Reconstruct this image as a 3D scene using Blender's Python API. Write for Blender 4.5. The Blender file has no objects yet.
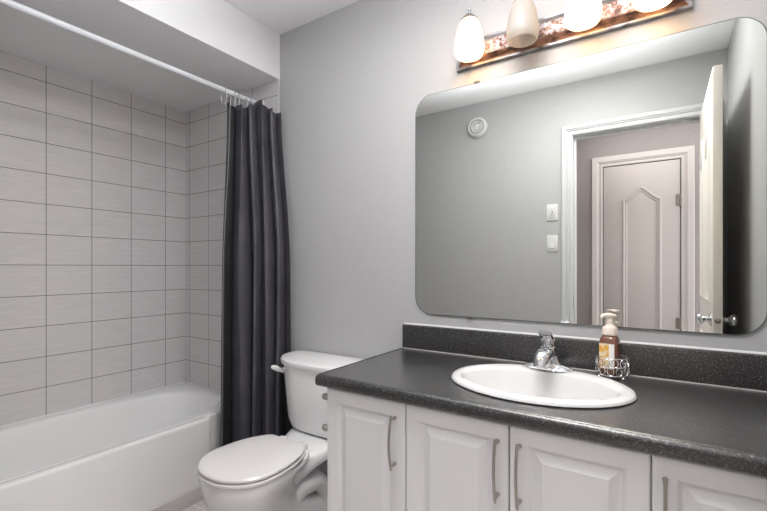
import bpy, bmesh, math, random
from mathutils import Vector, Matrix
PI = math.pi
random.seed(7)
scene = bpy.context.scene
C = scene.collection

# ------------------------------------------------------------------ camera, world, light, exposure
CAM_H = 1.15
F_PX = 422.75
cam_d = bpy.data.cameras.new('camera')
cam = bpy.data.objects.new('camera', cam_d); C.objects.link(cam)
cam.location = (0, 0, CAM_H)
cam.rotation_euler = (PI / 2, 0, math.radians(33.31))
cam_d.sensor_fit = 'HORIZONTAL'
cam_d.sensor_width = 36.0
cam_d.lens = F_PX / 767 * 36.0
cam_d.shift_y = (267.2 - 255.5) / 767
cam_d.clip_start = 0.02
scene.camera = cam

vs = scene.view_settings
vs.view_transform = 'Standard'; vs.look = 'None'; vs.gamma = 1.0; vs.use_curve_mapping = False
vs.exposure = 0.11

w = bpy.data.worlds.new('world'); scene.world = w; w.use_nodes = True
w.node_tree.nodes['Background'].inputs[0].default_value = (0.9, 0.93, 1.0, 1)
w.node_tree.nodes['Background'].inputs[1].default_value = 0.5

def area(name, loc, rot, sx, sy, power, col):
    d = bpy.data.lights.new(name, 'AREA'); d.shape = 'RECTANGLE'; d.size = sx; d.size_y = sy
    d.energy = power; d.color = col
    o = bpy.data.objects.new(name, d); C.objects.link(o); o.location = loc; o.rotation_euler = rot
    return o
# unseen hallway ceiling lamp, and three added lights with no known source:
# fill below the bathroom ceiling, stand-in daylight along the hallway, uplight onto the ceiling
area('bathroom_ceiling_fill', (-0.40, 0.78, 2.40), (0, 0, 0), 0.6, 0.5, 16.5, (1.0, 0.985, 0.97))  # added fill above the view, no fixture behind it
area('hall_ceiling_lamp', (-0.1, -0.45, 2.40), (0, 0, 0), 0.9, 0.6, 10, (1.0, 0.97, 0.95))
area('hall_side_fill', (1.9, -0.52, 1.35), (0, PI / 2, 0), 1.9, 0.8, 38, (0.94, 0.97, 1.0))  # added panel sending light through the doorway, no window there
fl = area('ceiling_uplight_fill', (-0.62, 0.80, 1.98), (PI, 0, 0), 1.3, 0.25, 13.5, (0.95, 0.975, 1.0))  # added upward light in mid-room to brighten the ceiling
fl.data.spread = math.radians(140)
LAMP = 1.2        # watts of each lit vanity bulb

# ------------------------------------------------------------------ materials
def mat(name, col, rough=0.5, metal=0.0, spec=0.5, **kw):
    m = bpy.data.materials.new(name); m.use_nodes = True
    b = m.node_tree.nodes['Principled BSDF']
    b.inputs['Base Color'].default_value = (*col, 1)
    b.inputs['Roughness'].default_value = rough
    b.inputs['Metallic'].default_value = metal
    b.inputs['Specular IOR Level'].default_value = spec
    for k, v in kw.items():
        b.inputs[k.replace('_', ' ')].default_value = v
    return m
def nodes(m):
    nt = m.node_tree
    return nt, nt.nodes, nt.links, nt.nodes['Principled BSDF']
def noise_tint(m, c1, c2, scale=20, detail=4, lo=0.35, hi=0.65, bump=0.0, stretch=(1, 1, 1), dist=0.002):
    nt, N, L, b = nodes(m)
    tc = N.new('ShaderNodeTexCoord'); mp = N.new('ShaderNodeMapping'); mp.inputs['Scale'].default_value = stretch
    ns = N.new('ShaderNodeTexNoise'); ns.inputs['Scale'].default_value = scale; ns.inputs['Detail'].default_value = detail
    rp = N.new('ShaderNodeValToRGB')
    rp.color_ramp.elements[0].position = lo; rp.color_ramp.elements[1].position = hi
    rp.color_ramp.elements[0].color = (*c1, 1); rp.color_ramp.elements[1].color = (*c2, 1)
    L.new(tc.outputs['Object'], mp.inputs[0]); L.new(mp.outputs[0], ns.inputs['Vector'])
    L.new(ns.outputs[0], rp.inputs[0]); L.new(rp.outputs[0], b.inputs['Base Color'])
    if bump:
        bp = N.new('ShaderNodeBump'); bp.inputs['Strength'].default_value = bump; bp.inputs['Distance'].default_value = dist
        L.new(ns.outputs[0], bp.inputs['Height']); L.new(bp.outputs[0], b.inputs['Normal'])
    return m
def tile_mat(name, axis_u, ou, pu, axis_v, ov, pv, width, c_tile, c_tile2, c_grout, rough=0.3):
    m = mat(name, c_tile, rough)
    nt, N, L, b = nodes(m)
    tc = N.new('ShaderNodeTexCoord'); sp = N.new('ShaderNodeSeparateXYZ'); L.new(tc.outputs['Object'], sp.inputs[0])
    def dist(axis, o, p):
        s = N.new('ShaderNodeMath'); s.operation = 'SUBTRACT'; L.new(sp.outputs[axis], s.inputs[0]); s.inputs[1].default_value = o
        q = N.new('ShaderNodeMath'); q.operation = 'PINGPONG'; L.new(s.outputs[0], q.inputs[0]); q.inputs[1].default_value = p / 2
        return q
    a = dist(axis_u, ou, pu); c = dist(axis_v, ov, pv)
    mn = N.new('ShaderNodeMath'); mn.operation = 'MINIMUM'; L.new(a.outputs[0], mn.inputs[0]); L.new(c.outputs[0], mn.inputs[1])
    mr = N.new('ShaderNodeMapRange'); L.new(mn.outputs[0], mr.inputs[0])
    mr.inputs[1].default_value = width * 0.35; mr.inputs[2].default_value = width * 0.65
    mp = N.new('ShaderNodeMapping'); mp.inputs['Scale'].default_value = (6, 6, 110) if axis_v == 2 else (6, 60, 60)
    ns = N.new('ShaderNodeTexNoise'); ns.inputs['Scale'].default_value = 2.0; ns.inputs['Detail'].default_value = 5
    L.new(tc.outputs['Object'], mp.inputs[0]); L.new(mp.outputs[0], ns.inputs['Vector'])
    rp = N.new('ShaderNodeValToRGB'); rp.color_ramp.elements[0].position = 0.3; rp.color_ramp.elements[1].position = 0.7
    rp.color_ramp.elements[0].color = (*c_tile2, 1); rp.color_ramp.elements[1].color = (*c_tile, 1)
    L.new(ns.outputs[0], rp.inputs[0])
    mx = N.new('ShaderNodeMixRGB'); mx.inputs[1].default_value = (*c_grout, 1)
    L.new(mr.outputs[0], mx.inputs[0]); L.new(rp.outputs[0], mx.inputs[2]); L.new(mx.outputs[0], b.inputs['Base Color'])
    rr = N.new('ShaderNodeMapRange'); L.new(mr.outputs[0], rr.inputs[0]); rr.inputs[3].default_value = 0.9; rr.inputs[4].default_value = rough
    L.new(rr.outputs[0], b.inputs['Roughness'])
    bp = N.new('ShaderNodeBump'); bp.inputs['Strength'].default_value = 0.5; bp.inputs['Distance'].default_value = 0.001
    ad = N.new('ShaderNodeMath'); ad.operation = 'MULTIPLY_ADD'; L.new(ns.outputs[0], ad.inputs[0]); ad.inputs[1].default_value = 0.15
    L.new(mr.outputs[0], ad.inputs[2]); L.new(ad.outputs[0], bp.inputs['Height']); L.new(bp.outputs[0], b.inputs['Normal'])
    return m

M = {}
M['wall'] = noise_tint(mat('wall_paint', (.48, .48, .485), .55), (.47, .47, .475), (.49, .49, .495), 60, 3, .3, .7, .05)
M['ceil'] = noise_tint(mat('ceiling_paint', (.87, .87, .885), .8), (.86, .86, .875), (.88, .88, .895), 80, 3, .3, .7, .1)
M['bulk'] = mat('bulkhead_paint', (.88, .88, .89), .7)
M['hallwall'] = noise_tint(mat('hall_paint', (.37, .33, .33), .6), (.36, .32, .32), (.38, .34, .34), 60, 3)
M['trim'] = mat('white_trim_paint', (.65, .66, .675), .35)
M['door'] = noise_tint(mat('white_door_paint', (.84, .80, .75), .4), (.83, .79, .74), (.85, .81, .76), 14, 4, .3, .7, .05, (30, 30, 1))
M['halltrim'] = mat('hall_trim_paint', (.68, .63, .62), .4)
M['halldoor'] = noise_tint(mat('hall_door_paint', (.55, .50, .49), .45), (.53, .485, .475), (.57, .51, .50), 10, 4, .3, .7, .05, (30, 30, 1))
TC, TC2, TG = (.76, .735, .735), (.67, .645, .645), (.20, .195, .195)
M['tile_left'] = tile_mat('tile_long_wall', 1, 1.475, .2065, 2, .541, .155, .0034, TC, TC2, TG)
M['tile_short'] = tile_mat('tile_short_wall', 0, -2.371, .2065, 2, .541, .155, .0034, TC, TC2, (.22, .21, .21))
M['floor'] = tile_mat('floor_tile', 0, -1.835, .305, 1, .9, .305, .006, (.62, .57, .56), (.55, .51, .50), (.80, .79, .78), .35)
M['base_tile'] = noise_tint(mat('base_tile', (.62, .58, .57), .35), (.56, .52, .51), (.64, .60, .59), 12, 4, .3, .7, 0, (1, 1, 8))
M['china'] = mat('white_china', (.87, .87, .87), .08, Coat_Weight=.3)
M['seat'] = mat('toilet_seat_plastic', (.79, .77, .765), .18)
M['sink_china'] = mat('sink_china', (.74, .735, .735), .08, Coat_Weight=.3)
M['tub'] = mat('tub_acrylic', (.92, .92, .915), .10)
M['caulk'] = mat('white_caulk', (.66, .66, .66), .6)
M['tub_caulk'] = mat('tub_caulk', (.90, .90, .90), .5)
M['cab'] = noise_tint(mat('cabinet_white', (.84, .845, .85), .33), (.83, .835, .84), (.85, .855, .86), 12, 3, .3, .7, .02, (20, 20, 1))
M['dark'] = mat('cabinet_gap', (.12, .12, .12), .8)
M['nickel'] = mat('brushed_nickel', (.45, .42, .38), .33, 1.0)
M['cap_metal'] = mat('satin_metal', (.42, .42, .43), .25, 1.0)
M['chrome'] = mat('chrome', (.72, .73, .75), .04, 1.0)
M['mirror'] = mat('mirror_silver', (.775, .79, .755), .0, 1.0)
M['glassedge'] = mat('mirror_edge', (.24, .28, .27), .2, .3)
M['clip'] = mat('mirror_clip', (.16, .15, .14), .3)
M['rod'] = mat('white_rod', (.86, .88, .92), .25)
M['ring'] = mat('clear_ring', (.75, .77, .80), .15, 0, .5, Alpha=.55)
M['plastic'] = mat('white_plastic', (.73, .73, .72), .3)
M['slot'] = mat('dark_slot', (.05, .05, .05), .5)
M['red'] = mat('red_button', (.35, .08, .06), .4)
M['pumpplastic'] = mat('cream_pump_plastic', (.84, .73, .65), .3)
M['soap'] = mat('amber_soap', (.34, .15, .10), .08, 0, .5, Transmission_Weight=.45)
M['wire'] = mat('silver_wire', (.80, .80, .80), .22, 1.0)
# curtain cloth
M['curtain'] = noise_tint(mat('grey_curtain_cloth', (.07, .07, .076), .42, 0, .5), (.056, .054, .065), (.080, .077, .091), 9, 5, .3, .7, .12, (1, 1, 1), .01)
M['hem'] = mat('curtain_hem', (.20, .20, .21), .6)
M['liner'] = mat('dark_liner_cloth', (.022, .023, .023), .5)
# speckled charcoal laminate
m = mat('charcoal_laminate', (.05, .05, .05), .30, 0, .6, Coat_Weight=1.0, Coat_Roughness=.17, Coat_IOR=1.52)
nt, N, L, b = nodes(m)
tc = N.new('ShaderNodeTexCoord')
n1 = N.new('ShaderNodeTexNoise'); n1.inputs['Scale'].default_value = 210; n1.inputs['Detail'].default_value = 3
n2 = N.new('ShaderNodeTexNoise'); n2.inputs['Scale'].default_value = 30; n2.inputs['Detail'].default_value = 5
rp = N.new('ShaderNodeValToRGB'); e = rp.color_ramp.elements
e[0].position = .36; e[0].color = (.003, .003, .003, 1); e[1].position = .50; e[1].color = (.016, .0155, .0155, 1)
x = rp.color_ramp.elements.new(.62); x.color = (.060, .058, .056, 1)
x = rp.color_ramp.elements.new(.72); x.color = (.26, .25, .245, 1)
mx = N.new('ShaderNodeMixRGB'); mx.blend_type = 'MULTIPLY'; mx.inputs[0].default_value = .5
L.new(tc.outputs['Object'], n1.inputs['Vector']); L.new(tc.outputs['Object'], n2.inputs['Vector'])
L.new(n1.outputs[0], rp.inputs[0]); L.new(rp.outputs[0], mx.inputs[1]); L.new(n2.outputs[0], mx.inputs[2]); L.new(mx.outputs[0], b.inputs['Base Color'])
mg = N.new('ShaderNodeMath'); mg.operation = 'MULTIPLY_ADD'; L.new(n1.outputs[0], mg.inputs[0]); mg.inputs[1].default_value = .2; mg.inputs[2].default_value = .24
L.new(mg.outputs[0], b.inputs['Roughness'])
bp = N.new('ShaderNodeBump'); bp.inputs['Strength'].default_value = .7; bp.inputs['Distance'].default_value = .0008
L.new(n1.outputs[0], bp.inputs['Height']); L.new(bp.outputs[0], b.inputs['Normal']); L.new(bp.outputs[0], b.inputs['Coat Normal'])
M['laminate'] = m
# mottled silver and copper plate of the light
m = mat('mottled_plate', (.7, .68, .68), .4, .2)
nt, N, L, b = nodes(m)
tc = N.new('ShaderNodeTexCoord')
n1 = N.new('ShaderNodeTexNoise'); n1.inputs['Scale'].default_value = 75; n1.inputs['Detail'].default_value = 3; n1.inputs['Distortion'].default_value = .6
rp = N.new('ShaderNodeValToRGB'); e = rp.color_ramp.elements
e[0].position = .40; e[0].color = (.10, .045, .03, 1); e[1].position = .45; e[1].color = (.36, .17, .11, 1)
x = rp.color_ramp.elements.new(.50); x.color = (.29, .265, .275, 1)
x = rp.color_ramp.elements.new(.62); x.color = (.42, .41, .43, 1)
L.new(tc.outputs['Object'], n1.inputs['Vector']); L.new(n1.outputs[0], rp.inputs[0]); L.new(rp.outputs[0], b.inputs['Base Color'])
M['mottle'] = m
M['copper'] = noise_tint(mat('aged_copper', (.3, .15, .09), .38, .6), (.07, .04, .03), (.36, .19, .12), 60, 5, .38, .62, .1, (.4, 1, 1))
M['silver'] = noise_tint(mat('aged_silver', (.6, .58, .58), .3, .9), (.14, .12, .11), (.46, .44, .45), 45, 4, .3, .58, .1, (.5, 1, 1))
def frosted(name):
    m = mat(name, (.62, .60, .58), .3)
    nt, N, L, b = nodes(m)
    tl = N.new('ShaderNodeBsdfTranslucent'); tl.inputs[0].default_value = (.82, .73, .62, 1); ms = N.new('ShaderNodeMixShader'); ms.inputs[0].default_value = .5
    L.new(b.outputs[0], ms.inputs[1]); L.new(tl.outputs[0], ms.inputs[2]); L.new(ms.outputs[0], N['Material Output'].inputs[0])
    return m
M['shade'] = frosted('frosted_glass')
# soap label: printed orange picture beside a white field
m = mat('soap_label', (.8, .6, .2), .4)
nt, N, L, b = nodes(m)
tc = N.new('ShaderNodeTexCoord'); n1 = N.new('ShaderNodeTexNoise'); n1.inputs['Scale'].default_value = 70
rp = N.new('ShaderNodeValToRGB'); e = rp.color_ramp.elements
e[0].position = .40; e[0].color = (.78, .72, .55, 1); e[1].position = .55; e[1].color = (.75, .38, .05, 1)
L.new(tc.outputs['Object'], n1.inputs['Vector']); L.new(n1.outputs[0], rp.inputs[0]); L.new(rp.outputs[0], b.inputs['Base Color'])
M['label'] = m
M['label_white'] = mat('soap_label_white', (.85, .83, .80), .4)

# ------------------------------------------------------------------ helpers
ORG = {}
def fin(bm, ang=0.6):
    bmesh.ops.recalc_face_normals(bm, faces=bm.faces)
    for f in bm.faces: f.smooth = True
    for ed in bm.edges:
        if len(ed.link_faces) == 2 and ed.calc_face_angle(0) > ang: ed.smooth = False
def part(name, bm, m, parent=None, origin=None, keep=False):
    """links bm (modelled in room coordinates) as ONE mesh object"""
    if not keep: fin(bm)
    o = Vector(origin) if origin is not None else (ORG[parent.name] if parent else Vector((0, 0, 0)))
    bmesh.ops.translate(bm, verts=bm.verts, vec=-o)
    me = bpy.data.meshes.new(name); bm.to_mesh(me); bm.free()
    me.materials.append(m)
    ob = bpy.data.objects.new(name, me); C.objects.link(ob)
    if parent: ob.parent = parent
    else: ob.location = o
    ORG[ob.name] = o
    return ob
def thing(name, loc, label, cat, group=None):
    o = bpy.data.objects.new(name, None); C.objects.link(o); o.location = loc; o.empty_display_size = .05
    ORG[o.name] = Vector(loc); o['label'] = label; o['category'] = cat
    if group: o['group'] = group
    return o
def tag(o, label, cat, group=None):
    o['label'] = label; o['category'] = cat
    if group: o['group'] = group
    return o
def struct(name, bm, m, parent=None):
    o = part(name, bm, m, parent)
    if not parent: o['kind'] = 'structure'
    return o
def B(): return bmesh.new()
def box(bm, x0, x1, y0, y1, z0, z1, bev=0.0, seg=2):
    r = bmesh.ops.create_cube(bm, size=1)['verts']
    for v in r:
        v.co = Vector((x0 + (v.co.x + .5) * (x1 - x0), y0 + (v.co.y + .5) * (y1 - y0), z0 + (v.co.z + .5) * (z1 - z0)))
    if bev:
        es = {e for v in r for e in v.link_edges}
        bmesh.ops.bevel(bm, geom=list(es), offset=bev, segments=seg, profile=.5, affect='EDGES')
    return bm
def loft(bm, rings, cap0=True, cap1=True, closed=True):
    V = [[bm.verts.new(p) for p in r] for r in rings]
    n = len(rings[0])
    for a, c in zip(V[:-1], V[1:]):
        for i in range(n if closed else n - 1):
            j = (i + 1) % n
            bm.faces.new((a[i], a[j], c[j], c[i]))
    if cap0: bm.faces.new(V[0][::-1])
    if cap1: bm.faces.new(V[-1])
    return bm
def tube(bm, pts, rad, seg=10, cap=True):
    pts = [Vector(p) for p in pts]
    if not isinstance(rad, (list, tuple)): rad = [rad] * len(pts)
    rings = []; up = None
    for i, p in enumerate(pts):
        t = (pts[min(i + 1, len(pts) - 1)] - pts[max(i - 1, 0)]).normalized()
        if up is None:
            up = Vector((0, 0, 1)) if abs(t.z) < .9 else Vector((0, 1, 0))
        u = (up - t * up.dot(t)).normalized(); v = t.cross(u); up = u
        rings.append([p + (u * math.cos(a) + v * math.sin(a)) * rad[i] for a in [2 * PI * k / seg for k in range(seg)]])
    return loft(bm, rings, cap, cap)
def closed_tube(bm, pts, rad, seg=8):
    pts = [Vector(p) for p in pts]; n = len(pts); rings = []
    ctr = sum(pts, Vector()) / n
    nrm = (pts[0] - ctr).cross(pts[n // 4] - ctr).normalized()
    for i, p in enumerate(pts):
        t = (pts[(i + 1) % n] - pts[i - 1]).normalized(); v = t.cross(nrm).normalized()
        rings.append([p + (nrm * math.cos(a) + v * math.sin(a)) * rad for a in [2 * PI * k / seg for k in range(seg)]])
    rings.append(rings[0])
    loft(bm, rings, False, False); bmesh.ops.remove_doubles(bm, verts=bm.verts, dist=1e-7)
    return bm
def lathe(bm, prof, c, axis='z', seg=28, cap0=True, cap1=True):
    rings = []
    for r, h in prof:
        ring = []
        for k in range(seg):
            a = 2 * PI * k / seg; p = (r * math.cos(a), r * math.sin(a))
            if axis == 'z': q = (c[0] + p[0], c[1] + p[1], c[2] + h)
            elif axis == 'y': q = (c[0] + p[0], c[1] + h, c[2] + p[1])
            else: q = (c[0] + h, c[1] + p[0], c[2] + p[1])
            ring.append(q)
        rings.append(ring)
    return loft(bm, rings, cap0, cap1)
def ball(bm, c, r, sx=1, sy=1, sz=1):
    g = bmesh.ops.create_uvsphere(bm, u_segments=20, v_segments=12, radius=r)['verts']
    for v in g: v.co = Vector((c[0] + v.co.x * sx, c[1] + v.co.y * sy, c[2] + v.co.z * sz))
    return bm
def se(a, n=2.0):
    """superellipse unit vector"""
    ca, sa = math.cos(a), math.sin(a)
    return math.copysign(abs(ca) ** (2 / n), ca), math.copysign(abs(sa) ** (2 / n), sa)
def sub(o, lv=1):
    md = o.modifiers.new('subdivision', 'SUBSURF'); md.levels = lv; md.render_levels = lv
    return o

# ------------------------------------------------------------------ room dimensions (metres)
YW = 1.62       # vanity wall
YD = 0.09       # wall with the doorway, room side
YD2 = -0.03     # wall with the doorway, hallway side
XR = 0.32       # right wall
XL = -2.617     # tiled long wall of the alcove
XB = -1.742     # face of the bulkhead / end of the tiled short wall
ZC = 2.42
ZB = 2.175
YH = -0.99      # hallway wall opposite
OX0, OX1, OZ = -0.507, 0.228, 2.05   # door opening

b_ = B(); box(b_, XL - .1, 2.4, YH - .1, YW + .1, -.1, 0); struct('floor', b_, M['floor'])
b_ = B(); box(b_, XL - .1, 2.4, YH - .1, YW + .1, ZC, ZC + .1); struct('ceiling', b_, M['ceil'])
b_ = B(); box(b_, XL - .1, XR + .1, YW, YW + .1, 0, ZC); struct('wall_back', b_, M['wall'])
b_ = B(); box(b_, XR, XR + .1, YD, YW, 0, ZC); struct('wall_right', b_, M['wall'])
b_ = B(); box(b_, XL - .1, XL, YD2, YW, 0, ZC); struct('wall_left', b_, M['tile_left'])
b_ = B()
box(b_, XL, OX0 - .02, YD2, YD, 0, ZC); box(b_, OX1 + .02, 2.4, YD2, YD, 0, ZC); box(b_, OX0 - .02, OX1 + .02, YD2, YD, OZ + .02, ZC)
struct('wall_front', b_, M['wall'])
b_ = B(); box(b_, -2.3, 2.4, YD2 - .006, YD2 - .001, 0, ZC)
bmesh.ops.delete(b_, geom=b_.verts[:], context='VERTS')
box(b_, XL, OX0 - .09, YD2 - .006, YD2, 0, ZC); box(b_, OX1 + .09, 2.4, YD2 - .006, YD2, 0, ZC); box(b_, OX0 - .09, OX1 + .09, YD2 - .006, YD2, OZ + .09, ZC)
struct('wall_hall_near', b_, M['hallwall'])
b_ = B(); box(b_, XL, 2.4, YH - .1, YH, 0, ZC); struct('wall_hall_far', b_, M['hallwall'])
b_ = B(); box(b_, XL - .1, XL, YH - .1, YD2, 0, ZC); struct('wall_hall_left', b_, M['hallwall'])
b_ = B(); box(b_, 2.4, 2.5, YH - .1, YD2, 0, ZC); struct('wall_hall_right', b_, M['hallwall'])
# bulkhead over the tub, tiled end wall, its white edge strip
b_ = B(); box(b_, XL, XB, YD, YW, ZB, ZC); struct('trim_bulkhead', b_, M['bulk'])
b_ = B(); box(b_, XL, XB - .012, YW - .008, YW, .0, ZB); struct('wall_tiled_end', b_, M['tile_short'])
b_ = B(); box(b_, XB - .012, XB, YW - .009, YW, .0, ZB, .003); struct('trim_tile_edge', b_, M['caulk'])

# ---- door casing in the bathroom, jamb, closet casing in the hallway
def casing(bm, x0, x1, z1, y, d, wdt, zb=0.0):
    """moulded casing round an opening x0..x1, top z1, on the plane y, facing d (+1/-1)"""
    prof = [(0, 0), (0, .010), (.006, .014), (.014, .014), (.018, .006), (.026, .006), (.032, .015), (.036, .012), (.042, .019), (wdt * .82, .021), (wdt - .005, .021), (wdt, .014), (wdt, 0)]
    path = [(x0, zb, (-1, 0)), (x0, z1, (-1, 1)), (x1, z1, (1, 1)), (x1, zb, (1, 0))]
    rings = []
    for px, pz, (ox, oz) in path:
        rings.append([(px + ox * u, y + d * h, pz + oz * u) for u, h in prof])
    loft(bm, rings)
    return bm
b_ = B(); casing(b_, OX0 - .004, OX1 + .004, OZ + .004, YD, 1, .066); struct('trim_door_casing', b_, M['trim'])
b_ = B(); casing(b_, OX0 - .004, OX1 + .004, OZ + .004, YD2 - .006, -1, .066); struct('trim_door_casing_hall', b_, M['trim'])
b_ = B()
for x0, x1 in ((OX0 - .02, OX0), (OX1, OX1 + .02)): box(b_, x0, x1, YD2 - .006, YD, 0, OZ)
box(b_, OX0 - .02, OX1 + .02, YD2 - .006, YD, OZ, OZ + .02)
box(b_, OX0, OX0 + .011, YD2 + .03, YD - .04, 0, OZ, .002); box(b_, OX1 - .011, OX1, YD2 + .03, YD - .04, 0, OZ, .002); box(b_, OX0 + .011, OX1 - .011, YD2 + .03, YD - .04, OZ - .011, OZ, .002)
jamb = struct('trim_door_jamb', b_, M['trim'])
b_ = B(); box(b_, OX0 - .001, OX0 + .0015, YD - .036, YD - .010, .875, .935, .0005); part('strike_plate', b_, M['nickel'], jamb)

# ---- arched panel moulding helper for doors: outline in (u, z)
def arch_outline(u0, u1, z0, z1, rise, n=22):
    """z1 = shoulder height, arch peaks rise above"""
    pts = [(u0, z0), (u1, z0), (u1, z1)]
    for k in range(1, n):
        t = k / n; u = u1 + (u0 - u1) * t
        s = abs(2 * t - 1)                        # 1 at shoulders, 0 at peak
        q = min(1, s * 1.12); h = rise * (.55 * (1 - q) + .45 * (0.5 + 0.5 * math.cos(PI * q)))
        pts.append((u, z1 + h))
    pts.append((u0, z1))
    return pts
def inset(pts, d):
    n = len(pts); out = []
    for i in range(n):
        p0 = Vector(pts[i - 1]); p1 = Vector(pts[i]); p2 = Vector(pts[(i + 1) % n])
        a = (p1 - p0).normalized(); c = (p2 - p1).normalized()
        n1 = Vector((-a.y, a.x)); n2 = Vector((-c.y, c.x)); nn = (n1 + n2)
        nn = nn / max(.35, nn.length_squared / 2) / 1.0 if nn.length > 1e-6 else n1
        out.append(tuple(p1 + nn * d * (1.0)))
    return out
def panel_mould(bm, pts, wid, hgt, to3):
    """a moulding bead running round pts; to3(u, z, h) gives the room point"""
    prof = [(0, 0), (wid * .2, hgt), (wid * .45, hgt * .9), (wid * .6, hgt * .25), (wid * .8, hgt * .5), (wid, 0)]
    rings = [[to3(p[0], p[1], h) for p in inset(pts, d)] for d, h in prof]
    loft(bm, rings, False, False)
    return bm

# ---- bathroom door, standing open along the right wall
DX0, DX1, DY0, DY1, DZ = .191, .226, .098, .855, 2.043
b_ = B(); box(b_, DX0, DX1, DY0, DY1, .012, DZ, .002)
for sgn, xf in ((-1, DX0), (1, DX1)):
    for u0, u1 in ((DY0 + .11, DY0 + .34), (DY1 - .34, DY1 - .11)):
        panel_mould(b_, arch_outline(u0, u1, .98, 1.72, .13), .035, .008, lambda u, z, h: (xf + sgn * h, u, z))
        panel_mould(b_, [(u0, .22), (u1, .22), (u1, .80), (u0, .80)], .035, .008, lambda u, z, h: (xf + sgn * h, u, z))
d1 = struct('door_1', b_, M['door'])
ky, kz = DY1 - .065, .912
for sgn, xf in ((-1, DX0), (1, DX1)):
    b_ = B(); lathe(b_, [(.031, 0), (.031, .004), (.024, .009), (.012, .012), (.011, .024), (.018, .029), (.026, .038), (.027, .045), (.023, .053), (.012, .058), (.001, .059)] if sgn > 0 else
                    [(.031, 0), (.031, -.004), (.024, -.009), (.012, -.012), (.011, -.024), (.018, -.029), (.026, -.038), (.027, -.045), (.023, -.053), (.012, -.058), (.001, -.059)], (xf, ky, kz), 'x')
    part('door_knob', b_, M['chrome'], d1)
b_ = B(); lathe(b_, [(.0125, -.001), (.0125, .0015), (.006, .002), (.006, .008), (.002, .010)], ((DX0 + DX1) / 2, DY1, kz), 'y', 20); part('latch', b_, M['nickel'], d1)
for hz in (.25, 1.05, 1.82):
    b_ = B(); tube(b_, [(DX1 + .004, DY0 - .003, hz - .045), (DX1 + .004, DY0 - .003, hz + .045)], .0045); part('hinge', b_, M['nickel'], d1)

# ---- closet door across the hallway
b_ = B(); casing(b_, -.436, .136, 2.040, YH, 1, .088); struct('trim_closet_casing', b_, M['halltrim'])
b_ = B(); box(b_, -.428, .128, YH - .02, YH + .006, .012, 2.032, .002)
to3 = lambda u, z, h: (u, YH + .006 + h, z)
panel_mould(b_, arch_outline(-.287, .003, .22, 1.735, .105), .042, .010, to3)
d2 = struct('door_2', b_, M['halldoor'])
b_ = B(); box(b_, -.436, -.428, YH, YH + .004, 0, 2.04); box(b_, .128, .136, YH, YH + .004, 0, 2.04); box(b_, -.428, .128, YH, YH + .004, 2.032, 2.04); part('gap', b_, M['dark'], d2)
for hz in (.20, .69, 1.70):
    b_ = B(); tube(b_, [(.132, YH + .012, hz - .05), (.132, YH + .012, hz + .05)], .006)
    box(b_, .098, .128, YH + .006, YH + .008, hz - .045, hz + .045); part('hinge', b_, M['nickel'], d2)

# ------------------------------------------------------------------ bathtub
tub = thing('bathtub', (-2.25, .86, 0), 'white built-in bathtub along the tiled wall', 'bathtub')
TX0, TX1, TY0, TY1, TZ = XL + .001, -1.893, YD + .002, YW - .009, .390
def rrect(x0, x1, y0, y1, r, z, n=10):
    out = []
    for cx, cy, a0 in ((x1 - r, y1 - r, 0), (x0 + r, y1 - r, PI / 2), (x0 + r, y0 + r, PI), (x1 - r, y0 + r, 3 * PI / 2)):
        for k in range(n): 
            a = a0 + PI / 2 * k / (n - 1)
            out.append((cx + r * math.cos(a), cy + r * math.sin(a), z))
    return out
def oval(cx, cy, ax, ay, z, n, N=40):
    out = []
    for q in range(4):
        for k in range(10):
            a = q * PI / 2 + PI / 2 * k / 9 * .9999
            s_, t_ = se(a, n); out.append((cx + ax * s_, cy + ay * t_, z))
    return out
rings = [rrect(TX0 + .03, TX1 - .050, TY0, TY1, .012, .0),
         rrect(TX0, TX1 - .046, TY0, TY1, .012, .07),
         rrect(TX0, TX1 - .046, TY0, TY1, .012, TZ - .016),
         rrect(TX0, TX1 - .048, TY0, TY1, .012, TZ - .005),
         rrect(TX0, TX1 - .053, TY0, TY1, .012, TZ)]
ccx, ccy = (TX0 + TX1) / 2 - .014, (TY0 + TY1) / 2
ax0, ay0 = .297, .70
rings += [oval(ccx, ccy, ax0 + .012, ay0 + .012, TZ, 3.0), oval(ccx, ccy, ax0, ay0, TZ - .004, 3.0), oval(ccx, ccy, ax0 - .010, ay0 - .012, TZ - .018, 3.0),
          oval(ccx, ccy, ax0 - .022, ay0 - .035, TZ - .08, 3.0), oval(ccx, ccy, ax0 - .045, ay0 - .085, TZ - .18, 3.2), oval(ccx, ccy, ax0 - .065, ay0 - .13, TZ - .25, 3.4),
          oval(ccx, ccy, ax0 - .10, ay0 - .17, TZ - .285, 3.4), oval(ccx, ccy, ax0 - .17, ay0 - .25, TZ - .295, 3.2)]
b_ = B(); loft(b_, rings); part('basin', b_, M['tub'], tub)
# skirt panel with a rolled top lip, stopping short of the end wall
prof = [(TX1 - .047, .072), (TX1 - .004, .072), (TX1 - .002, .08), (TX1 - .002, TZ - .012), (TX1 - .001, TZ - .006), (TX1 - .003, TZ), (TX1 - .007, TZ + .003), (TX1 - .013, TZ + .003), (TX1 - .050, TZ + .0012), (TX1 - .052, TZ + .0003), (TX1 - .047, TZ - .02)]
rings = []
for y, dx in ((TY0, 0), (1.285, 0), (1.300, -.003), (1.309, -.012), (1.312, -.030)):
    rings.append([(max(px + dx, TX1 - .0525) if pz > TZ - .015 else max(px + dx, TX1 - .0475), y, pz) for px, pz in prof])
b_ = B(); loft(b_, rings); part('skirt', b_, M['tub'], tub)
b_ = B(); box(b_, TX0, TX0 + .012, TY0, TY1, TZ, TZ + .010, .004); box(b_, TX0, TX1 - .06, TY1 - .012, TY1, TZ, TZ + .010, .004); part('caulk_bead', b_, M['tub_caulk'], tub)
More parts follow.
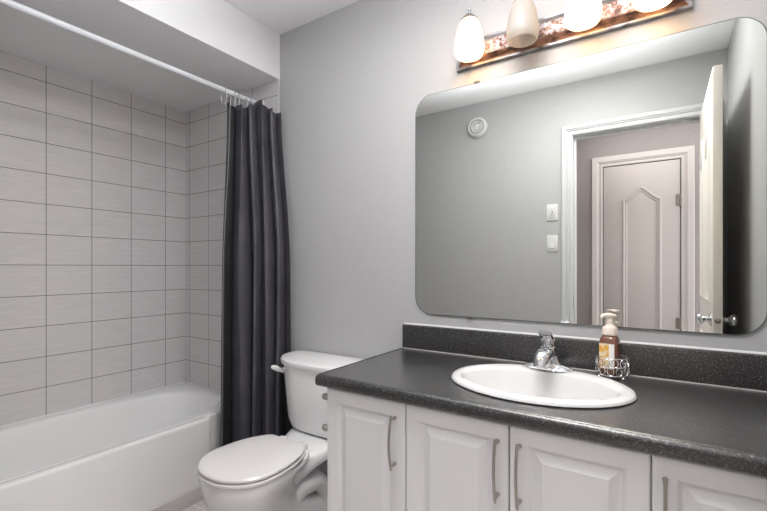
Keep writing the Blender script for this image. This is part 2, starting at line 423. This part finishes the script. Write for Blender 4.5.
b_ = B(); box(b_, TX1 - .012, TX1 - .001, TY0, YW - .010, 0, .066, .001); struct('baseboard_tub', b_, M['base_tile'])
b_ = B(); box(b_, TX1 - .012, TX1 + .001, TY0, YW - .010, .066, .0715, .002); struct('trim_tub_caulk', b_, M['caulk'])

# ------------------------------------------------------------------ shower rod and curtain
RX, RZ = -1.886, 2.064
rod = thing('shower_rod', (RX, YW - .008, RZ), 'straight white shower curtain rod across the tub alcove', 'rod')
b_ = B(); tube(b_, [(RX, YD + .004, RZ), (RX, YW - .012, RZ)], .0125, 16); part('tube', b_, M['rod'], rod)
for y0, s in ((YW - .0085, -1), (YD + .001, 1)):
    b_ = B(); lathe(b_, [(.030, 0), (.030, s * .004), (.022, s * .010), (.016, s * .018), (.0135, s * .02)], (RX, y0, RZ), 'y', 24); part('flange', b_, M['rod'], rod)

curtain = thing('shower_curtain', (-1.80, 1.48, 0), 'dark grey fabric shower curtain gathered at the end of its rod', 'curtain')
NF = 5.0
def cur_pt(s, t):
    """s 0..1 along the cloth, t 0 (top) .. 1 (bottom)"""
    k = min(1, t / .45); k = k * k * (3 - 2 * k)
    A = Vector((RX + .006, 1.388 - .016 * k)); Bq = Vector((RX + .172 + .096 * k, 1.587 - .008 * k))
    ph = 2 * PI * NF * (s + .030 * math.sin(2 * PI * s * 1.3 + .8) * k + .022 * math.sin(2 * PI * s * 2.3 + .4))
    ztop = RZ - .074 + .036 * math.exp(-((s - .62) / .14) ** 2) - .022 * max(0, s - .72) / .28 + .006 * math.cos(ph)
    z = ztop + t * (.08 - ztop)
    d = (Bq - A).normalized(); nrm = Vector((d.y, -d.x))
    p = A.lerp(Bq, s)
    amp = .034 + .012 * k - .012 * max(0, t - .6)
    f = math.sin(ph) + .22 * math.sin(2 * ph + 1.0 + 1.2 * t) + .25 * math.sin(.5 * ph + 2.2 * t)
    tang = .011 * math.sin(2 * ph + .4) + .008 * k * math.sin(ph * .5 + 3 * t)
    big = .014 * k * math.sin(2 * PI * s * 1.4 + .6 + 1.1 * t)
    q = p + nrm * (amp * f + big) + d * tang
    return (max(q.x, TX1 + .012) if z < .46 else max(q.x, RX - .06), min(q.y, YW - .014), z)
NS, NTT = 200, 60
def sheet(s0, s1, n):
    b = B(); loft(b, [[cur_pt(s0 + (s1 - s0) * i / n, j / NTT) for i in range(n + 1)] for j in range(NTT + 1)], False, False, False); return b
cl = part('cloth', sheet(.135, 1, NS), M['curtain'], curtain)
md = cl.modifiers.new('thickness', 'SOLIDIFY'); md.thickness = .0022; md.offset = 0
ln = part('liner', sheet(0, .145, 50), M['liner'], curtain)
md = ln.modifiers.new('thickness', 'SOLIDIFY'); md.thickness = .0016; md.offset = 0
b_ = B(); tube(b_, [Vector(cur_pt(.012, j / NTT)) + Vector((.004, -.003, 0)) for j in range(NTT + 1)], .0022, 8); part('hem', b_, M['hem'], curtain)
for k in range(5):
    p = cur_pt(min(.97, (k + .25) / NF), 0.004)
    b_ = B(); closed_tube(b_, [(RX + .022 * math.cos(a), min(p[1], 1.585), RZ - .032 + .050 * math.sin(a)) for a in [2 * PI * i / 24 for i in range(24)]], .0024)
    part('ring', b_, M['ring'], curtain)

# ------------------------------------------------------------------ toilet
TXc = -1.322
toilet = thing('toilet', (TXc, 1.25, 0), 'white two-piece toilet with closed lid between curtain and vanity', 'toilet')
def egg(yf, yw, yb, hw, z, nb=2.3, bb=1.18, N=28, nf=2.1):
    """front tip yf, widest yw, back yb"""
    hw *= .945
    pts = []
    B2 = (yb - yw) * bb
    for k in range(N + 1):                     # front half right -> left through the tip
        a = PI * k / N
        c_, s_ = math.cos(a), math.sin(a)
        pts.append((TXc + hw * math.copysign(abs(c_) ** (2 / nf), c_), yw - (yw - yf) * abs(s_) ** (2 / nf), z))
    M_ = 12
    for k in range(1, M_ + 1):                  # left side to the back
        y = yw + (yb - yw) * k / M_; pts.append((TXc - hw * max(0, 1 - ((y - yw) / B2) ** nb) ** (1 / nb), y, z))
    xb = hw * max(0, 1 - ((yb - yw) / B2) ** nb) ** (1 / nb)
    for k in range(1, 6): pts.append((TXc - xb + 2 * xb * k / 6, yb, z))
    for k in range(M_, 0, -1):
        y = yw + (yb - yw) * k / M_; pts.append((TXc + hw * max(0, 1 - ((y - yw) / B2) ** nb) ** (1 / nb), y, z))
    return pts
b_ = B()
loft(b_, [egg(1.045, 1.22, 1.50, .108, .0, 4, 1.02), egg(1.04, 1.22, 1.51, .112, .020, 4, 1.02), egg(1.05, 1.22, 1.50, .104, .045, 4, 1.03), egg(1.045, 1.20, 1.48, .098, .11, 3.5, 1.04),
          egg(1.000, 1.12, 1.38, .102, .17, 2.4, 1.05), egg(.948, 1.07, 1.30, .122, .23, 2.0, 1.04), egg(.914, 1.05, 1.27, .146, .29, 1.9, 1.04), egg(.903, 1.05, 1.275, .168, .34, 2.0, 1.06), egg(.900, 1.05, 1.305, .177, .372, 2.3, 1.15), egg(.903, 1.05, 1.302, .175, .386, 2.3, 1.15)])
# deck under the tank
def sect(y, hw, z0, z1, n=4, N=24):
    return [(TXc + hw * se(2 * PI * k / N, n)[0], y, (z0 + z1) / 2 + (z1 - z0) / 2 * se(2 * PI * k / N, n)[1]) for k in range(N)]
loft(b_, [sect(1.16, .070, .17, .378, 2.4), sect(1.24, .088, .225, .382, 2.6), sect(1.31, .112, .28, .382, 3), sect(1.38, .138, .32, .381), sect(1.46, .175, .336, .380), sect(1.53, .185, .34, .380), sect(1.59, .185, .34, .380)])
# trapway bulging out on both sides
for s in (-1, 1):
    tube(b_, [(TXc + s * .030, 1.16, .10), (TXc + s * .040, 1.21, .17), (TXc + s * .046, 1.29, .225), (TXc + s * .050, 1.375, .225), (TXc + s * .052, 1.435, .18), (TXc + s * .052, 1.455, .11), (TXc + s * .052, 1.46, .008)],
         [.042, .046, .048, .048, .046, .044, .05], 16)
part('bowl', b_, M['china'], toilet)
b_ = B(); loft(b_, [egg(.898, 1.05, 1.278, .179, .3885, 2.3, 1.14), egg(.894, 1.05, 1.280, .182, .393, 2.3, 1.14), egg(.894, 1.05, 1.280, .182, .401, 2.3, 1.14), egg(.900, 1.05, 1.278, .177, .4045, 2.3, 1.14)]); part('seat', b_, M['seat'], toilet)
b_ = B(); loft(b_, [egg(.902, 1.05, 1.272, .175, .4075, 2.3, 1.14), egg(.896, 1.05, 1.275, .181, .411, 2.3, 1.14), egg(.896, 1.05, 1.275, .181, .418, 2.3, 1.14), egg(.902, 1.05, 1.271, .175, .4235, 2.3, 1.14), egg(.94, 1.05, 1.24, .140, .428, 2.3, 1.14), egg(.99, 1.06, 1.20, .08, .4295)]); part('lid', b_, M['seat'], toilet)
for s in (-1, 1):
    b_ = B(); box(b_, TXc + s * .06 - .020, TXc + s * .06 + .020, 1.281, 1.315, .383, .410, .007, 3); part('hinge', b_, M['seat'], toilet)
def dsec(hw, yb, yf, z, N=48):
    out = []; ym = yb - .055
    for k in range(N):
        a = 2 * PI * k / N; n = 5 if math.sin(a) > 0 else 2.7
        c_, s_ = se(a, n); out.append((TXc + hw * c_, ym + (yb - ym if s_ > 0 else ym - yf) * s_, z))
    return out
b_ = B(); loft(b_, [dsec(.190, 1.600, 1.445, .384), dsec(.208, 1.605, 1.425, .392), dsec(.220, 1.605, 1.412, .43), dsec(.238, 1.605, 1.400, .60), dsec(.245, 1.605, 1.397, .6895)]); part('tank', b_, M['china'], toilet)
b_ = B(); loft(b_, [dsec(.250, 1.606, 1.392, .690), dsec(.257, 1.610, 1.384, .693), dsec(.260, 1.611, 1.381, .705), dsec(.259, 1.611, 1.382, .712), dsec(.252, 1.607, 1.390, .720), dsec(.22, 1.59, 1.42, .723)]); part('tank_lid', b_, M['china'], toilet)
b_ = B(); lathe(b_, [(.014, .01), (.014, -.010), (.010, -.014)], (TXc - .236, 1.475, .641), 'x', 16)
rings = []
for x, y, z, ry, rz in ((-.248, 1.470, .641, .006, .009), (-.256, 1.466, .643, .008, .011), (-.264, 1.455, .650, .009, .013), (-.270, 1.440, .658, .009, .012), (-.272, 1.430, .662, .006, .007)):
    rings.append([(TXc + x + ry * math.cos(a), y + ry * .4 * math.sin(a), z + rz * math.sin(a)) for a in [2 * PI * k / 14 for k in range(14)]])
loft(b_, rings); part('flush_lever', b_, M['china'], toilet)

# ------------------------------------------------------------------ vanity cabinet, worktop
CX0, CX1 = -.922, .300
CY = 1.080                       # cabinet front frame
cab = thing('vanity_cabinet', ((CX0 + CX1) / 2, 1.33, 0), 'white four-door vanity cabinet under the dark worktop', 'cabinet')
b_ = B()
box(b_, CX0, CX0 + .018, CY, YW - .003, .0, .757, .001); box(b_, CX1 - .018, CX1, CY, YW - .003, 0, .757, .001)
box(b_, CX0 + .018, CX1 - .018, CY, YW - .003, .09, .108); box(b_, CX0 + .018, CX1 - .018, YW - .012, YW - .003, .108, .757)
box(b_, CX0 + .018, CX1 - .018, CY, CY + .018, .715, .757); box(b_, CX0 + .018, CX1 - .018, CY + .055, CY + .070, 0, .09)
for x in (-.621, -.320, -.018): box(b_, x - .02, x + .02, CY, CY + .018, .108, .715)
part('carcass', b_, M['cab'], cab)
splits = [CX0 + .001, -.621, -.320, -.018, .279]
handle_x = [-.656, -.348, -.293, .007]
for i in range(4):
    x0, x1 = splits[i] + .0018, splits[i + 1] - .0018
    z0, z1 = .095, .754
    yb, yf = CY - .001, CY - .020
    b_ = B()
    def rr(o, y): return [(x0 + o, y, z0 + o), (x1 - o, y, z0 + o), (x1 - o, y, z1 - o), (x0 + o, y, z1 - o)]
    FR = .045
    loft(b_, [rr(0, yb), rr(0, yf + .003), rr(.003, yf), rr(FR - .003, yf), rr(FR, yf + .002), rr(FR + .007, yf + .013), rr(FR + .011, yf + .013), rr(FR + .013, yf + .012), rr(FR + .031, yf + .002), rr(FR + .033, yf)])
    dr = part('door', b_, M['cab'], cab)
    hx = handle_x[i]; hz0, hz1 = .568, .711
    b_ = B()
    pts = [(hx, yf - .022 - .013 * math.sin(PI * k / 14), hz0 - .008 + (hz1 - hz0 + .016) * k / 14) for k in range(15)]
    tube(b_, pts, [.0032] + [.0038] * 13 + [.0032], 10)
    for hz in (hz0 + .004, hz1 - .004): tube(b_, [(hx, yf - .0005, hz), (hx, yf - .012, hz), (hx, yf - .026, hz)], [.006, .0042, .0045], 10)
    part('handle', b_, M['nickel'], dr)
b_ = B(); box(b_, .2815, CX1, CY - .016, CY - .001, .09, .754, .001); part('filler_strip', b_, M['cab'], cab)

WX0, WX1, WY0, WY1, WZ = -.953, XR - .002, 1.040, YW - .002, .795
SCX, SCY, SA, SB = -.317, 1.325, .262, .207
angs = [2 * PI * k / 96 for k in range(96)]
def rect_ring(x0, x1, y0, y1, z, corner):
    out = []
    for a in angs:
        dx, dy = math.cos(a), math.sin(a); t = 1e9
        if dx > 1e-9: t = min(t, (x1 - SCX) / dx)
        if dx < -1e-9: t = min(t, (x0 - SCX) / dx)
        if dy > 1e-9: t = min(t, (y1 - SCY) / dy)
        if dy < -1e-9: t = min(t, (y0 - SCY) / dy)
        out.append([SCX + dx * t, SCY + dy * t, z])
    for cx, cy in ((x0, y0), (x1, y0), (x1, y1), (x0, y1)):       # snap the nearest ray to each corner
        i = min(range(96), key=lambda k: (out[k][0] - cx) ** 2 + (out[k][1] - cy) ** 2); out[i] = [cx, cy, z]
    return out
def ell(a_, b2, z, cy=SCY): return [(SCX + a_ * math.cos(a), cy + b2 * math.sin(a), z) for a in angs]
def wr(o, z): return rect_ring(WX0 + min(o * .25, .004), WX1, WY0 + o, WY1, z, 0)
top = thing('worktop', (SCX, 1.33, .755), 'speckled charcoal laminate worktop on the white vanity', 'worktop')
b_ = B()
loft(b_, [ell(.236, .182, WZ - .018), ell(.236, .182, WZ), wr(.040, WZ), wr(.030, WZ + .0008), wr(.022, WZ + .0018), wr(.014, WZ + .0019), wr(.007, WZ - .0005), wr(.002, WZ - .006), wr(0, WZ - .014), wr(0, WZ - .025), wr(.003, WZ - .033), wr(.010, WZ - .037), wr(.020, WZ - .037), wr(.05, WZ - .037), ell(.236, .182, WZ - .037), ell(.236, .182, WZ - .018)], False, False)
bmesh.ops.remove_doubles(b_, verts=b_.verts, dist=1e-6)
part('top', b_, M['laminate'], top)
SPZ = .899
b_ = B(); loft(b_, [[(x, y, z) for y, z in ((WY1, WZ + .0005), (WY1, SPZ), (WY1 - .014, SPZ), (WY1 - .019, SPZ - .003), (WY1 - .021, SPZ - .008), (WY1 - .021, WZ + .0005))] for x in (WX0 + .003, WX1)]); part('backsplash', b_, M['laminate'], top)
b_ = B(); loft(b_, [[(x, y, z) for y, z in ((WY1 + .001, SPZ + .0002), (WY1 + .001, SPZ + .006), (WY1 - .0025, SPZ + .0045), (WY1 - .005, SPZ + .0002))] for x in (WX0 + .003, WX1)]); part('caulk_bead', b_, M['caulk'], top)
b_ = B(); loft(b_, [[(x, y, z) for y, z in ((WY1 - .021, WZ + .0005), (WY1 - .021, WZ + .004), (WY1 - .0235, WZ + .0005))] for x in (WX0 + .003, WX1)]); part('seam', b_, mat('seam_caulk', (.30, .29, .28), .5), top)

# round chrome knobs on the side of the cabinet
for hz, lb in ((.711, 'upper of two round chrome knobs on the vanity side by the toilet'), (.606, 'lower of two round chrome knobs on the vanity side by the toilet')):
    k = thing('side_knob', (CX0, 1.091, hz), lb, 'knob', 'chrome knobs on the vanity side')
    b_ = B(); lathe(b_, [(.010, .0015), (.010, -.003), (.006, -.005), (.005, -.016)], (CX0, 1.091, hz), 'x', 20); part('rosette', b_, M['chrome'], k)
    b_ = B(); lathe(b_, [(.005, -.016), (.0105, -.022), (.012, -.030), (.0105, -.038), (.006, -.042), (.001, -.043)], (CX0, 1.091, hz), 'x', 20); part('knob', b_, M['nickel'], k)

# ------------------------------------------------------------------ sink
sink = thing('sink', (SCX, SCY, WZ), 'white oval drop-in sink set in the charcoal worktop', 'sink')
def sk(a_, b2, dz, cy=SCY): return ell(a_, b2, WZ + dz, cy)
b_ = B()
IC = SCY - .022
loft(b_, [sk(.232, .178, -.004), sk(.232, .178, .0008), sk(SA - .004, SB - .004, .0008), sk(SA, SB, .004), sk(SA - .003, SB - .003, .010), sk(SA - .012, SB - .012, .0145), sk(SA - .026, SB - .026, .0155),
          sk(.226, .165, .014, IC + .008), sk(.219, .154, .008, IC), sk(.210, .146, -.012, IC), sk(.196, .136, -.05, IC), sk(.165, .115, -.10, IC), sk(.115, .08, -.132, IC), sk(.05, .04, -.144, IC), sk(.024, .022, -.146, IC),
          sk(.020, .018, -.155, IC), sk(.06, .045, -.155, IC), sk(.125, .088, -.142, IC), sk(.175, .123, -.108, IC), sk(.206, .146, -.05, IC), sk(.222, .158, -.012, IC + .004), sk(.232, .178, -.004)], False, False)
bmesh.ops.remove_doubles(b_, verts=b_.verts, dist=1e-6)
part('basin', b_, M['sink_china'], sink)
b_ = B(); lathe(b_, [(.022, -.1445), (.022, -.142), (.016, -.141), (.013, -.144), (.001, -.143)], (SCX, IC, WZ), 'z', 24); part('drain', b_, M['chrome'], sink)

# ------------------------------------------------------------------ faucet
FX, FY, FZ = -.318, 1.487, WZ + .0155
fau = thing('faucet', (FX, FY, FZ), 'chrome single-lever faucet behind the white oval sink', 'faucet')
def pl(hx, hy, z, n=2.4, cx=FX, cy=FY, N=40): return [(cx + hx * se(2 * PI * k / N, n)[0], cy + hy * se(2 * PI * k / N, n)[1], z) for k in range(N)]
b_ = B(); loft(b_, [pl(.082, .027, FZ), pl(.083, .028, FZ + .003), pl(.079, .026, FZ + .007, 2.0), pl(.066, .0255, FZ + .012, 2.0), pl(.046, .0255, FZ + .017, 2.0), pl(.038, .0255, FZ + .026, 2.0), pl(.032, .0245, FZ + .046, 2.0)]); part('base_plate', b_, M['chrome'], fau)
b_ = B(); lathe(b_, [(.030, .024), (.028, .045), (.026, .060), (.024, .072), (.018, .078), (.001, .080)], (FX, FY, FZ), 'z', 28); part('body', b_, M['chrome'], fau)
b_ = B()
sp = [(FX, FY - .005, FZ + .046), (FX, FY - .030, FZ + .056), (FX, FY - .060, FZ + .058), (FX, FY - .090, FZ + .050), (FX, FY - .108, FZ + .040), (FX, FY - .114, FZ + .026)]
rings = []
for (x, y, z), rx, rz in zip(sp, (.024, .026, .026, .024, .021, .017), (.020, .020, .019, .017, .016, .014)):
    i = sp.index((x, y, z)); t = (Vector(sp[min(i + 1, 5)]) - Vector(sp[max(i - 1, 0)])).normalized(); u = Vector((1, 0, 0)); v = t.cross(u)
    rings.append([Vector((x, y, z)) + u * rx * math.cos(a) + v * rz * math.sin(a) for a in [2 * PI * k / 20 for k in range(20)]])
loft(b_, rings); part('spout', b_, M['chrome'], fau)
b_ = B(); lathe(b_, [(.018, .078), (.0235, .081), (.0245, .092), (.022, .101), (.014, .107), (.001, .108)], (FX, FY, FZ), 'z', 24)
lv = [(FX, FY + .006, FZ + .100), (FX, FY - .010, FZ + .107), (FX, FY - .028, FZ + .116), (FX, FY - .044, FZ + .124), (FX, FY - .050, FZ + .126)]
rings = []
for (x, y, z), rx, rz in zip(lv, (.021, .021, .020, .020, .016), (.011, .011, .010, .008, .005)):
    rings.append([(x + rx * se(a, 3)[0], y, z + rz * se(a, 3)[1]) for a in [2 * PI * k / 20 for k in range(20)]])
loft(b_, rings); part('lever', b_, M['chrome'], fau)

# ------------------------------------------------------------------ wire caddy and soap bottle
KX, KY = -.133, 1.547
WT = WZ + .0002
cad = thing('wire_caddy', (KX, KY, WT), 'small round silver wire caddy on the worktop behind the sink', 'caddy')
KR = .0475
for hz in (.012, .039, .066):
    b_ = B(); closed_tube(b_, [(KX + KR * math.cos(a), KY + KR * math.sin(a), WT + hz) for a in [2 * PI * i / 40 for i in range(40)]], .0018, 8); part('rim_wire', b_, M['wire'], cad)
b_ = B()
for row, (za, zb) in enumerate(((.014, .038), (.040, .065))):
    for k in range(12):
        a0 = 2 * PI * (k + .5 * row) / 12
        pts = []
        for i in range(16):
            t = 2 * PI * i / 16; aa = a0 + .20 * math.cos(t); zz = (za + zb) / 2 + (zb - za) / 2 * math.sin(t)
            pts.append((KX + KR * math.cos(aa), KY + KR * math.sin(aa), WT + zz))
        tube(b_, pts + [pts[0]], .0016, 6)
part('scroll_wires', b_, M['wire'], cad)
b_ = B()
for k in range(-3, 4):
    x = KX + k * .012; h = math.sqrt(max(0, KR ** 2 - (k * .012) ** 2)); tube(b_, [(x, KY - h, WT + .0115), (x, KY + h, WT + .0115)], .0012, 6)
part('floor_wires', b_, M['wire'], cad)
for k in range(4):
    a = PI / 4 + k * PI / 2; b_ = B(); ball(b_, (KX + KR * math.cos(a), KY + KR * math.sin(a), WT + .005), .005); part('foot', b_, M['wire'], cad)

SX, SY, SZ0 = -.139, 1.541, WT + .0135
bot = thing('soap_bottle', (SX, SY, SZ0), 'amber foaming hand soap bottle with cream pump standing in the wire caddy', 'soap bottle')
RB = math.radians(-10)
def sq(h, z, n=4.5, N=40, hx=None):
    out = []
    for k in range(N):
        c_, s_ = se(2 * PI * k / N + .0001, n); px, py = (hx or h) * c_, h * s_
        out.append((SX + px * math.cos(RB) - py * math.sin(RB), SY + px * math.sin(RB) + py * math.cos(RB), SZ0 + z))
    return out
b_ = B(); loft(b_, [sq(.024, 0), sq(.0265, .003), sq(.0275, .02), sq(.0275, .098), sq(.026, .110, 3.8), sq(.021, .119, 3), sq(.017, .122, 2.2), sq(.0165, .126, 2)]); part('body', b_, M['soap'], bot)
b_ = B()
def lab(u0, u1, z0, z1, off=.0282):
    pts = []
    for u, z in ((u0, z0), (u1, z0), (u1, z1), (u0, z1)):
        for o in (off,): px, py = u, -o
        pts.append((SX + px * math.cos(RB) - py * math.sin(RB), SY + px * math.sin(RB) + py * math.cos(RB), SZ0 + z))
    pin = []
    for u, z in ((u0, z0), (u1, z0), (u1, z1), (u0, z1)):
        px, py = u, -(off - .0010); pin.append((SX + px * math.cos(RB) - py * math.sin(RB), SY + px * math.sin(RB) + py * math.cos(RB), SZ0 + z))
    return [pin, pts]
b_ = B(); loft(b_, lab(-.0235, .005, .018, .098)); lbl = part('label', b_, M['label'], bot)
b_ = B(); loft(b_, lab(.005, .0205, .018, .098)); part('label_margin', b_, M['label_white'], lbl)
b_ = B(); lathe(b_, [(.021, .123), (.0225, .125), (.0225, .144), (.020, .149), (.014, .152), (.0135, .156), (.012, .158), (.012, .180), (.001, .181)], (SX, SY, SZ0), 'z', 28)
hd = [(SX + .014, SY + .008, SZ0 + .184), (SX, SY, SZ0 + .186), (SX - .016, SY - .010, SZ0 + .186), (SX - .024, SY - .015, SZ0 + .181)]
rings = []
sd = Vector((-.53, .85, 0))
for p, wv, hv in zip(hd, (.012, .016, .010, .007), (.005, .008, .0065, .005)):
    rings.append([Vector(p) + sd * wv * se(2 * PI * k / 20, 3)[0] + Vector((0, 0, 1)) * hv * se(2 * PI * k / 20, 3)[1] for k in range(20)])
loft(b_, rings); part('pump', b_, M['pumpplastic'], bot)

# ------------------------------------------------------------------ mirror
MX0, MX1, MZ0, MZ1 = -.895, .256, .9475, 1.887
def mring(o, y, r=.078):
    out = []; x0, x1, z0, z1 = MX0 + o, MX1 - o, MZ0 + o, MZ1 - o; r -= o
    for cx, cz, a0 in ((x1 - r, z1 - r, 0), (x0 + r, z1 - r, PI / 2), (x0 + r, z0 + r, PI), (x1 - r, z0 + r, 3 * PI / 2)):
        for k in range(14):
            a = a0 + PI / 2 * k / 13; out.append((cx + r * math.cos(a), y, cz + r * math.sin(a)))
    return out
mir = thing('mirror', (-.325, YW, MZ0), 'large frameless rounded mirror on the wall above the worktop', 'mirror')
b_ = B(); loft(b_, [mring(.0035, YW - .0065), mring(.0036, YW - .0070)], False, True); part('glass', b_, M['mirror'], mir, keep=True)
b_ = B(); loft(b_, [mring(0, YW - .0005), mring(0, YW - .0055), mring(.0035, YW - .0070)], True, False); part('edge', b_, M['glassedge'], mir)
for cx, cz, sz in ((-.615, MZ1, 1), (-.646, MZ0, -1)):
    b_ = B(); box(b_, cx - .011, cx + .011, YW - .0105, YW - .0005, cz + sz * .0005 if sz > 0 else cz - .005, cz + .005 if sz > 0 else cz - .0005, .001)
    box(b_, cx - .011, cx + .011, YW - .0105, YW - .0075, (cz - .004) if sz > 0 else cz - .004, (cz + .004) if sz > 0 else cz + .004, .001); part('clip', b_, M['clip'], mir)

# ------------------------------------------------------------------ light bar with four glass shades
LX0, LX1, LZ0, LZ1 = -.700, .082, 1.948, 2.062
lamp = thing('vanity_light', ((LX0 + LX1) / 2, YW, LZ0), 'mottled silver and copper light bar with four frosted glass shades above mirror', 'light')
def lr(o, y): return [(LX0 + o, y, LZ0 + o), (LX1 - o, y, LZ0 + o), (LX1 - o, y, LZ1 - o), (LX0 + o, y, LZ1 - o)]
b_ = B(); loft(b_, [lr(0, YW - .0005), lr(0, YW - .012), lr(.003, YW - .016), lr(.009, YW - .017)], True, False); part('outer_rim', b_, M['silver'], lamp)
cove = [(.009, .017), (.014, .018), (.020, .023), (.026, .029), (.031, .031)]
for nm, idx, m_ in (('cove_moulding', (0, 1), 'copper'), ('cove_moulding', (2, 3), 'silver'), ('end_moulding', (3, 0), 'silver'), ('end_moulding', (1, 2), 'silver')):
    b_ = B(); loft(b_, [[lr(o, YW - d)[idx[0]], lr(o, YW - d)[idx[1]]] for o, d in cove], False, False, False); part(nm, b_, M[m_], lamp)
b_ = B(); loft(b_, [lr(.031, YW - .031), lr(.033, YW - .033), lr(.038, YW - .034)], False, True); part('face_plate', b_, M['mottle'], lamp)
SYY = 1.522
for k, (sx, lit) in enumerate(((-.610, True), (-.411, False), (-.215, True), (-.017, True))):
    b_ = B(); tube(b_, [(sx, YW - .033, 2.020), (sx, YW - .045, 2.035), (sx, YW - .050, 2.075), (sx, SYY + .026, 2.100), (sx, SYY, 2.104)], .005, 12); part('arm', b_, M['chrome'], lamp)
    prof = [(.027, 2.093), (.037, 2.078), (.046, 2.052), (.0525, 2.02), (.0560, 1.99), (.0555, 1.972), (.052, 1.958), (.047, 1.951)]
    b_ = B(); lathe(b_, prof, (sx, SYY, 0), 'z', 36, False, False)
    sh = part('lamp_shade', b_, M['shade'], lamp)
    if lit:
        ld = bpy.data.lights.new('bulb', 'POINT'); ld.energy = LAMP; ld.color = (1.0, .67, .38); ld.shadow_soft_size = .018
        lo = bpy.data.objects.new('bulb', ld); C.objects.link(lo); lo.location = (sx, SYY, 1.976)
    if not lit: sh['label'] = 'unlit frosted shade'
    b_ = B(); lathe(b_, [(.031, 2.087), (.0325, 2.089), (.027, 2.096), (.017, 2.106), (.009, 2.113), (.006, 2.116), (.004, 2.118), (.004, 2.122), (.006, 2.125), (.0065, 2.128), (.005, 2.132), (.001, 2.133)], (sx, SYY, 0), 'z', 24); part('cap', b_, M['cap_metal'], sh)

# ------------------------------------------------------------------ fittings on the doorway wall (seen in the mirror)
vent = thing('round_vent', (-1.191, YD, 2.228), 'round white ceiling-height vent on the wall left of the doorway', 'vent')
b_ = B(); lathe(b_, [(.078, .0005), (.078, .012), (.072, .024), (.062, .029), (.056, .026), (.054, .012), (.030, .010)], (-1.187, YD, 2.228), 'y', 40); part('rim', b_, M['plastic'], vent)
b_ = B(); lathe(b_, [(.030, .0105), (.045, .020), (.045, .027), (.039, .031), (.033, .027), (.031, .018), (.026, .018), (.024, .028), (.012, .031), (.001, .0315)], (-1.187, YD, 2.228), 'y', 36); part('disc', b_, M['plastic'], vent)
out = thing('wall_outlet', (-.640, YD, 1.535), 'white outlet cover plate above the light switch by the doorway', 'outlet')
b_ = B(); box(b_, -.677, -.603, YD + .0003, YD + .006, 1.477, 1.593, .0025); part('cover_plate', b_, M['plastic'], out)
b_ = B(); box(b_, -.657, -.623, YD + .006, YD + .0085, 1.501, 1.569, .001); f_ = part('face', b_, M['plastic'], out)
for zc in (1.515, 1.555):
    for dx in (-.007, .007):
        b_ = B(); box(b_, -.640 + dx - .0013, -.640 + dx + .0013, YD + .0085, YD + .0089, zc - .005, zc + .005); part('slot', b_, M['slot'], f_)
b_ = B(); box(b_, -.645, -.635, YD + .0085, YD + .010, 1.537, 1.5415); part('reset_button', b_, M['red'], f_)
b_ = B(); box(b_, -.645, -.635, YD + .0085, YD + .010, 1.5295, 1.534); part('test_button', b_, M['slot'], f_)
sw = thing('light_switch', (-.640, YD, 1.318), 'white rocker light switch below the outlet by the doorway', 'switch')
b_ = B(); box(b_, -.677, -.603, YD + .0003, YD + .006, 1.260, 1.376, .0025); part('cover_plate', b_, M['plastic'], sw)
b_ = B(); loft(b_, [[(-.657, YD + .006, z), (-.623, YD + .006, z), (-.623, YD + h, z), (-.657, YD + h, z)] for z, h in ((1.284, .0115), (1.318, .0085), (1.352, .0075))]); part('rocker', b_, M['plastic'], sw)
